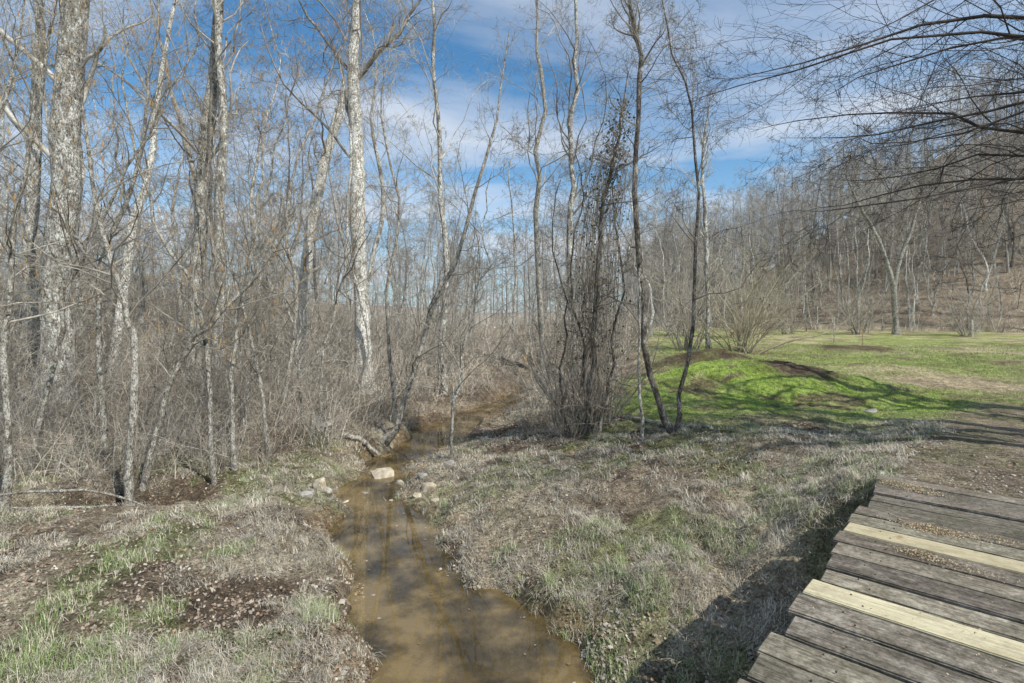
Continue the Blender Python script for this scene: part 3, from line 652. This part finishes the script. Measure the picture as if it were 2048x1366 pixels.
n=len(x); leaves('leaf_litter',x,y,r.uniform(.02,.055,n)*np.where(r.uniform(size=n)<.03,1.9,1)*np.clip(y/9,1,1.6),pick(LC,n,r),'brown and grey fallen leaves covering creek banks',r,flat=.75)
x,y,r=samp(1400,3.6,22,-1,.4,lambda x,y:(lambda q:(q[1]<.0)&(q[1]>-1.2)&(np.random.default_rng(2).uniform(size=len(x))<np.exp(-np.abs(q[1])*6)+.02))(land(x,y)),75)
n=len(x); leaves('floating_leaves',x,y,r.uniform(.03,.065,n),pick(LC,n,r),'fallen leaves drifting at edge of muddy water',r,zf=WATER,flat=.06)
x,y,r=samp(1500,3.5,16,-1.1,.8,lambda x,y:(lambda q:(q[1]>.05)&(~q[2])&(~q[3])&(np.random.default_rng(6).uniform(size=len(x))<y/12))(land(x,y)),76)
n=len(x); a=r.uniform(0,6.28,n); L=r.uniform(.08,.4,n)*np.clip(y/8,.6,1.6); K=4; P=np.zeros((n,K,3))
for k in range(K):
    tt=(k/(K-1)-.5)*L; P[:,k,0]=x+np.cos(a)*tt+r.normal(0,.012,n); P[:,k,1]=y+np.sin(a)*tt+r.normal(0,.012,n)
    P[:,k,2]=height(P[:,k,0],P[:,k,1])+.008+r.uniform(0,.015,n)
v,f=tubes(P,np.repeat(r.uniform(.0012,.004,n)[:,None],K,1),4)
obj('fallen_twigs',mesh_np('fallen_twigs',v,f,M_stick),label='thin dead twigs strewn over the creek banks',cat='twigs',kind='stuff')
bm=bmesh.new(); bmesh.ops.create_icosphere(bm,subdivisions=1,radius=1); bm.verts.ensure_lookup_table()
iv=np.array([v.co[:] for v in bm.verts]); jf=np.array([[v.index for v in f.verts] for f in bm.faces]); bm.free()
x,y,r=samp(60000,3.2,20,-1,1.0,lambda x,y:(lambda q:((np.abs(q[1])<.45)&(fbm(x,y,1.2,421)>.50+.07*(y<7))&(y<15)&(np.random.default_rng(3).uniform(size=len(x))<.5))|(q[2]&(y<12)&(np.random.default_rng(4).uniform(size=len(x))<.35)&(~q[3])))(land(x,y)),77)
n=len(x); sz=r.uniform(.008,.03,n)*np.where(r.uniform(size=n)<.06,1.9,1)*np.where(land(x,y)[2],.45,1); scv=sz[:,None,None]*r.uniform(.6,1.2,(n,1,3))*np.array([1,1,.55])
pv=iv[None]*scv*r.uniform(.8,1.2,(n,len(iv),1)); pv=pv+np.stack([x,y,np.maximum(height(x,y),WATER-.03)+sz*.2],-1)[:,None,:]
pf=(np.arange(n)[:,None,None]*len(iv)+jf[None]).reshape(-1,3)
obj('pebbles',mesh_np('pebbles',pv.reshape(-1,3),pf,M_tint,False,np.repeat(pick([(.38,.32,.24),(.31,.28,.24),(.44,.39,.31),(.25,.21,.17)],n,r),len(iv),0)),label='pebbles and gravel along water edge and path',cat='pebbles',kind='stuff')

# ------------------------------------------------------------------ bridge
ang=math.atan2(-.673,.739)
B=obj('wooden_bridge',None,label='low plank footbridge of weathered grey boards with newer replacements',cat='bridge',loc=(DC[0],DC[1],0)); B.rotation_euler=(0,0,ang)
def boxes(lst,name,mat,bev=.006,seed=3):
    bm=bmesh.new(); cl=bm.verts.layers.float_color.new('tint'); r=np.random.default_rng(seed)
    for (x0,x1,y0,y1,z0,z1,t,tilt) in lst:
        g=bmesh.new(); bmesh.ops.create_cube(g,size=1)
        bmesh.ops.scale(g,vec=(x1-x0,y1-y0,z1-z0),verts=g.verts)
        ed=[e for e in g.edges if abs((e.verts[0].co-e.verts[1].co).x)>.5*(x1-x0)]
        if x1-x0>1:
            bmesh.ops.subdivide_edges(g,edges=ed,cuts=30)
        bmesh.ops.bevel(g,geom=[e for e in g.edges if e.calc_face_angle(0)>.5],offset=bev,segments=2,affect='EDGES')
        ph=r.uniform(0,6); am=r.uniform(.001,.006); sk=r.normal(0,.005)
        for v in g.verts:
            f=v.co.x/max(x1-x0,.1)
            v.co.z+=am*math.sin(v.co.x*1.7+ph)+tilt*v.co.y*(1+.5*math.sin(v.co.x*1.3+ph)); v.co.y+=.003*math.sin(v.co.x*2.3+ph*2)+.002*math.sin(v.co.x*11+ph)+.0016*math.sin(v.co.x*23+ph*3)+sk*f
            if abs(f)>.48 and x1-x0>1: v.co.x+=.006*math.sin(v.co.y*9+ph)
            v.co+=Vector(((x0+x1)/2,(y0+y1)/2,(z0+z1)/2))
        mp={}
        for v in g.verts: nv=bm.verts.new(v.co); nv[cl]=(t[0],t[1],t[2],1); mp[v]=nv
        for f in g.faces: bm.faces.new([mp[v] for v in f.verts])
        g.free()
    me=bpy.data.meshes.new(name); bm.to_mesh(me); bm.free(); me.materials.append(mat); return me
r=np.random.default_rng(9); old=[]; new=[]
for k in range(34):
    y1=-k*.24; wd=.224+r.uniform(-.014,.005); x0=r.uniform(-.045,.035)
    if k>=13: x0-=.03
    t=r.uniform(.36,.70); tt=(t*r.uniform(1.0,1.07),t,t*r.uniform(.89,.98))
    if k in(7,12): new.append((x0-.02,4.25,y1-wd,y1,-.042,.006,(.55,.55,.55) if k==12 else (.44,.43,.42),0))
    else: old.append((x0,4.2+r.uniform(-.05,.05),y1-wd,y1,-.045+r.uniform(-.004,.004),r.uniform(-.006,.006),tt,r.uniform(-.05,.05)))
obj('deck',boxes(old,'deck',M_deck,.008),parent=B)
for q in new: obj('plank',boxes([q],'plank',M_new),parent=B)['label']='fresh yellow pine replacement plank' if q[6][0]>.5 else 'dull beige replacement plank'
for q in [(.16,.30),(2.0,2.14),(3.8,3.94)]:
    obj('beam',boxes([(q[0],q[1],-8.2,-.05,-.36,-.062,(.5,.5,.5),0)],'beam',M_beam),parent=B)
obj('abutment',boxes([(.02,4.5,.03,.20,-.42,-.09,(.5,.5,.5),0),(-.20,4.5,.02,.21,-.80,-.43,(.45,.45,.45),0)],'abutment',M_beam),parent=B)
bm=bmesh.new()
for k in range(34):
    for xx in (.2,.27,2.03,2.11,3.83,3.9):
        bmesh.ops.create_cone(bm,cap_ends=True,segments=8,radius1=.005,radius2=.004,depth=.006,matrix=Matrix.Translation((xx,-k*.24-.06-.1*(xx*100%2),.007)))
me=bpy.data.meshes.new('nails'); bm.to_mesh(me); bm.free(); me.materials.append(plain('rusty_nail',(.05,.03,.02),(.1,.06,.04),20)); obj('nails',me,parent=B,kind='stuff')
r=np.random.default_rng(10); DX=[];DY=[];DZ=[]
for (u,v,s,n) in [(1865,1062,.11,2600),(1840,1112,.08,900),(1800,972,.14,1300),(1930,1140,.10,300),(1990,1082,.08,400),(1840,985,.10,700),(1900,1000,.6,300),(1800,1250,.5,200)]:
    p=S(u,v,1.6*1024/(v-640)); a=r.normal(0,s,n); b_=r.normal(0,s*.42,n)
    DX.append(p[0]+a*PX[0]+b_*EX[0]); DY.append(p[1]+a*PX[1]+b_*EX[1]); DZ.append(.010+(.022 if s<.2 else 0)*np.exp(-(a/s)**2-(b_/(s*.42))**2)*r.uniform(0,1,n))
DX=np.concatenate(DX);DY=np.concatenate(DY);DZ=np.concatenate(DZ)
lx,_=bridge_local(DX,DY); kk=lx>.02; DX,DY,DZ=DX[kk],DY[kk],DZ[kk]; n=len(DX)
v,f=leafquads(np.stack([DX,DY,DZ],-1),.010,r); v[:,2]=np.maximum(v[:,2],.011)
obj('deck_debris',mesh_np('deck_debris',v,f,M_tint,False,np.repeat(pick([(.46,.35,.22),(.40,.30,.18),(.55,.46,.32)],n,r),4,0)),label='small heaps of tan straw and grit on boards',cat='debris',kind='stuff')

# ------------------------------------------------------------------ rocks, logs, stakes
def rock(x,y,sz,mat,label,seed,sink=.3,z=None,name='rock'):
    r=np.random.default_rng(seed); bm=bmesh.new()
    for k in range(22):
        p=r.uniform(-1,1,3); p=p/max(np.abs(p).max(),.3)*r.uniform(.8,1); bm.verts.new((p[0]*sz[0]/2,p[1]*sz[1]/2,p[2]*sz[2]/2))
    res=bmesh.ops.convex_hull(bm,input=bm.verts); 
    bmesh.ops.delete(bm,geom=[g for g in res['geom_interior'] if isinstance(g,bmesh.types.BMVert)],context='VERTS')
    bmesh.ops.bevel(bm,geom=bm.edges[:],offset=min(sz)*.06,segments=2,affect='EDGES')
    me=bpy.data.meshes.new(name); bm.to_mesh(me); bm.free(); me.materials.append(mat)
    zz=(max(h1(x,y),WATER-.05) if z is None else z)
    o=obj(name,me,label=label,cat='rock',loc=(x,y,zz+sz[2]*(.5-sink)),group='stones along the creek edge'); o.rotation_euler=(r.normal(0,.12),r.normal(0,.12),r.uniform(0,3))
def gp(u,v,z): 
    d=(EYE-z)*1024/(v-640); return (u-1024)/1024*d,d
for k,(u,v,sz,m,l) in enumerate([(765,952,(.50,.36,.30),M_rock,'pale tan angular sandstone in the creek'),(640,1012,(.26,.22,.32),M_rock,'blocky tan stone standing at water edge'),(612,1032,(.24,.16,.14),M_rockg,'small grey stone at water edge'),
 (800,968,(.26,.22,.14),M_rock,'small tan stone in shallow water'),(858,992,(.40,.3,.18),M_rock,'flat tan stone on gravel bar'),(645,915,(.45,.34,.26),M_rockg,'pale grey stone on muddy bank'),(650,1000,(.24,.2,.14),M_rockg,'small grey stone at water edge'),
 (730,985,(.16,.12,.09),M_rockg,'small grey stone at water edge'),(900,962,(.28,.24,.14),M_rockg,'flat grey stone on gravel bar'),(690,1003,(.18,.14,.1),M_rock,'small tan stone in shallow water'),(1740,818,(.3,.2,.14),M_rockg,'pale grey stone lying on the grass'),
 (880,935,(.22,.18,.12),M_rockg,'flat grey stone on gravel bar'),(835,1003,(.2,.16,.1),M_rock,'small tan stone in shallow water'),(870,1015,(.2,.15,.1),M_rock,'small tan stone on gravel bar'),(845,975,(.18,.16,.1),M_rockg,'small grey stone on gravel bar'),(780,1000,(.16,.12,.08),M_rock,'small tan stone in shallow water')]):
    z=WATER if u<1100 else -.55; x,y=gp(u,v,z); rock(x,y,sz,m,l,300+k)
def log(pts,rad,mat,label,seed,cat='log',name='fallen_log'):
    r=np.random.default_rng(seed); P,R=trunkpath(pts,rad,14,r,.02); R=np.interp(np.linspace(0,1,14),np.linspace(0,1,len(rad)),rad)[None]*(1+r.normal(0,.08,(1,14)))
    R[0,0]*=.55; R[0,-1]*=.4
    v,f=tubes(P,R,10); o=P[0,0]
    f=np.vstack([f,[[0,1,2,3],[0,3,4,5],[0,5,6,7],[0,7,8,9]]])
    return obj(name,mesh_np(name,v-o,f,mat),label=label,cat=cat,loc=o)
def onground(pp,dz=.04): return [(x,y,max(h1(x,y),WATER-.02)+dz) for x,y in pp]
log(onground([(-4.0,12.0),(-3.6,12.1),(-3.2,12.3)],.07),[.06,.065,.05],M_sap,'short weathered log lodged on creek bank',1)
log(onground([(1.9,12.6),(2.6,11.6),(3.2,10.7),(3.9,10.1)],.05),[.045,.05,.045,.03],M_sap,'fallen limb lying across the bank behind trees',2)
log([(-7.9,7.7,h1(-7.9,7.2)+.02),(-7.1,7.75,h1(-7.1,7.1)+.08),(-6.3,8.0,h1(-6.3,7.4)+.06),(-5.5,8.3,h1(-5.5,8.3)+.04)],[.016,.024,.02,.01],M_sap,'grey curved driftwood stick over side ditch',3,'branch','driftwood_branch')
log(onground([(-7.2,7.3),(-6.6,7.5),(-6.0,7.7)],.06),[.014,.02,.012],M_sap,'thin driftwood stick beside side ditch',4,'branch','driftwood_branch')
log(onground([(4.7,9.3),(5.1,9.0),(5.5,8.6)],.04),[.022,.026,.015],M_bark,'short grey stick on bank near the path',5,'branch','driftwood_branch')
log(onground([(-1.9,26),(0,27),(1.8,27.4),(3,28)],.55),[.10,.11,.09,.05],M_dark,'dark fallen trunk bridging the creek bend',6)
log(onground([(-2.2,29),(-.2,28.2),(1.9,29)],.35),[.09,.09,.05],M_dark,'dark fallen limb near the creek bend',7)
def stake(u,d,H,rr,mat,label):
    x=(u-1024)/1024*d; z=h1(x,d); P,R=trunkpath([(0,0,-.2),(.01,0,H/2),(.0,.01,H)],[rr,rr,rr*.85],6,np.random.default_rng(int(u)),.002)
    v,f=tubes(P,np.full((1,6),rr),6); n=len(v); f=np.vstack([f,[[n-6,n-5,n-4,n-3],[n-6,n-3,n-2,n-1]]])
    obj('stake',mesh_np('stake',v,f,mat,False),label=label,cat='stake',loc=(x,d,z))
M_stake=plain('stake_wood',(.30,.20,.12),(.45,.33,.22),4)
stake(1725,34,1.35,.03,M_stake,'thin tan wooden stake standing in the field')
stake(1945,46,1.5,.05,M_white,'pale wooden post at the far edge of field')
stake(1668,36,1.9,.03,M_bark,'thin grey stake standing in the field')

# ------------------------------------------------------------------ light, sky, camera
el=math.radians(45); tr=Vector((-.756*math.cos(el),.655*math.cos(el),-math.sin(el)))
L=bpy.data.lights.new('sun','SUN'); L.energy=5.0; L.angle=math.radians(.5); L.color=(1,.965,.90)
lo=bpy.data.objects.new('sun',L); COL.objects.link(lo); lo.rotation_euler=tr.to_track_quat('-Z','Y').to_euler()
w=bpy.data.worlds.new('World'); scene.world=w; w.use_nodes=True; nt=w.node_tree; nt.nodes.clear()
out=N(nt,'ShaderNodeOutputWorld'); bg=N(nt,'ShaderNodeBackground'); bg.inputs['Strength'].default_value=.11
sky=N(nt,'ShaderNodeTexSky',sky_type='NISHITA'); sky.sun_disc=False; sky.sun_elevation=el; sky.sun_rotation=math.atan2(.756,-.655)
sky.air_density=1.0; sky.dust_density=.6; sky.ozone_density=2.0
tc=N(nt,'ShaderNodeTexCoord'); sp=N(nt,'ShaderNodeSeparateXYZ'); nt.links.new(tc.outputs['Generated'],sp.inputs[0])
def M(op,a,b):
    m=N(nt,'ShaderNodeMath',operation=op)
    for s,v in zip(m.inputs,(a,b)):
        if hasattr(v,'is_output'): nt.links.new(v,s)
        else: s.default_value=v
    return m.outputs[0]
zz=M('ADD',M('MAXIMUM',sp.outputs['Z'],0.0),.10)
cb=N(nt,'ShaderNodeCombineXYZ'); nt.links.new(M('DIVIDE',sp.outputs['X'],zz),cb.inputs[0]); nt.links.new(M('MULTIPLY',M('DIVIDE',sp.outputs['Y'],zz),1.9),cb.inputs[1]); cb.inputs[2].default_value=3.7
cn=noise(nt,cb.outputs[0],.56,9,.55,.3)
cf=ramp(nt,cn,[(.42,(0,0,0)),(.53,(.45,.45,.45)),(.66,(.95,.95,.95))])
skc=mixc(nt,1,sky.outputs[0],(.75,1.28,1.48),'MULTIPLY')
cl_=mixc(nt,cf,skc,(6.9,7.4,8.2))
hz=ramp(nt,sp.outputs['Z'],[(.0,(.65,.65,.65)),(.12,(.38,.38,.38)),(.33,(0,0,0))])
nt.links.new(mixc(nt,hz,cl_,(6.0,6.8,8.0)),bg.inputs['Color']); nt.links.new(bg.outputs[0],out.inputs['Surface'])
cam=bpy.data.cameras.new('camera'); cam.lens=18; cam.sensor_width=36; cam.shift_y=-.021; cam.clip_end=3000; cam.clip_start=.05
co=bpy.data.objects.new('camera',cam); COL.objects.link(co); co.location=(0,0,EYE); co.rotation_euler=(math.radians(90),0,0); scene.camera=co
scene.view_settings.view_transform='Standard'; scene.view_settings.look='None'; scene.view_settings.exposure=0
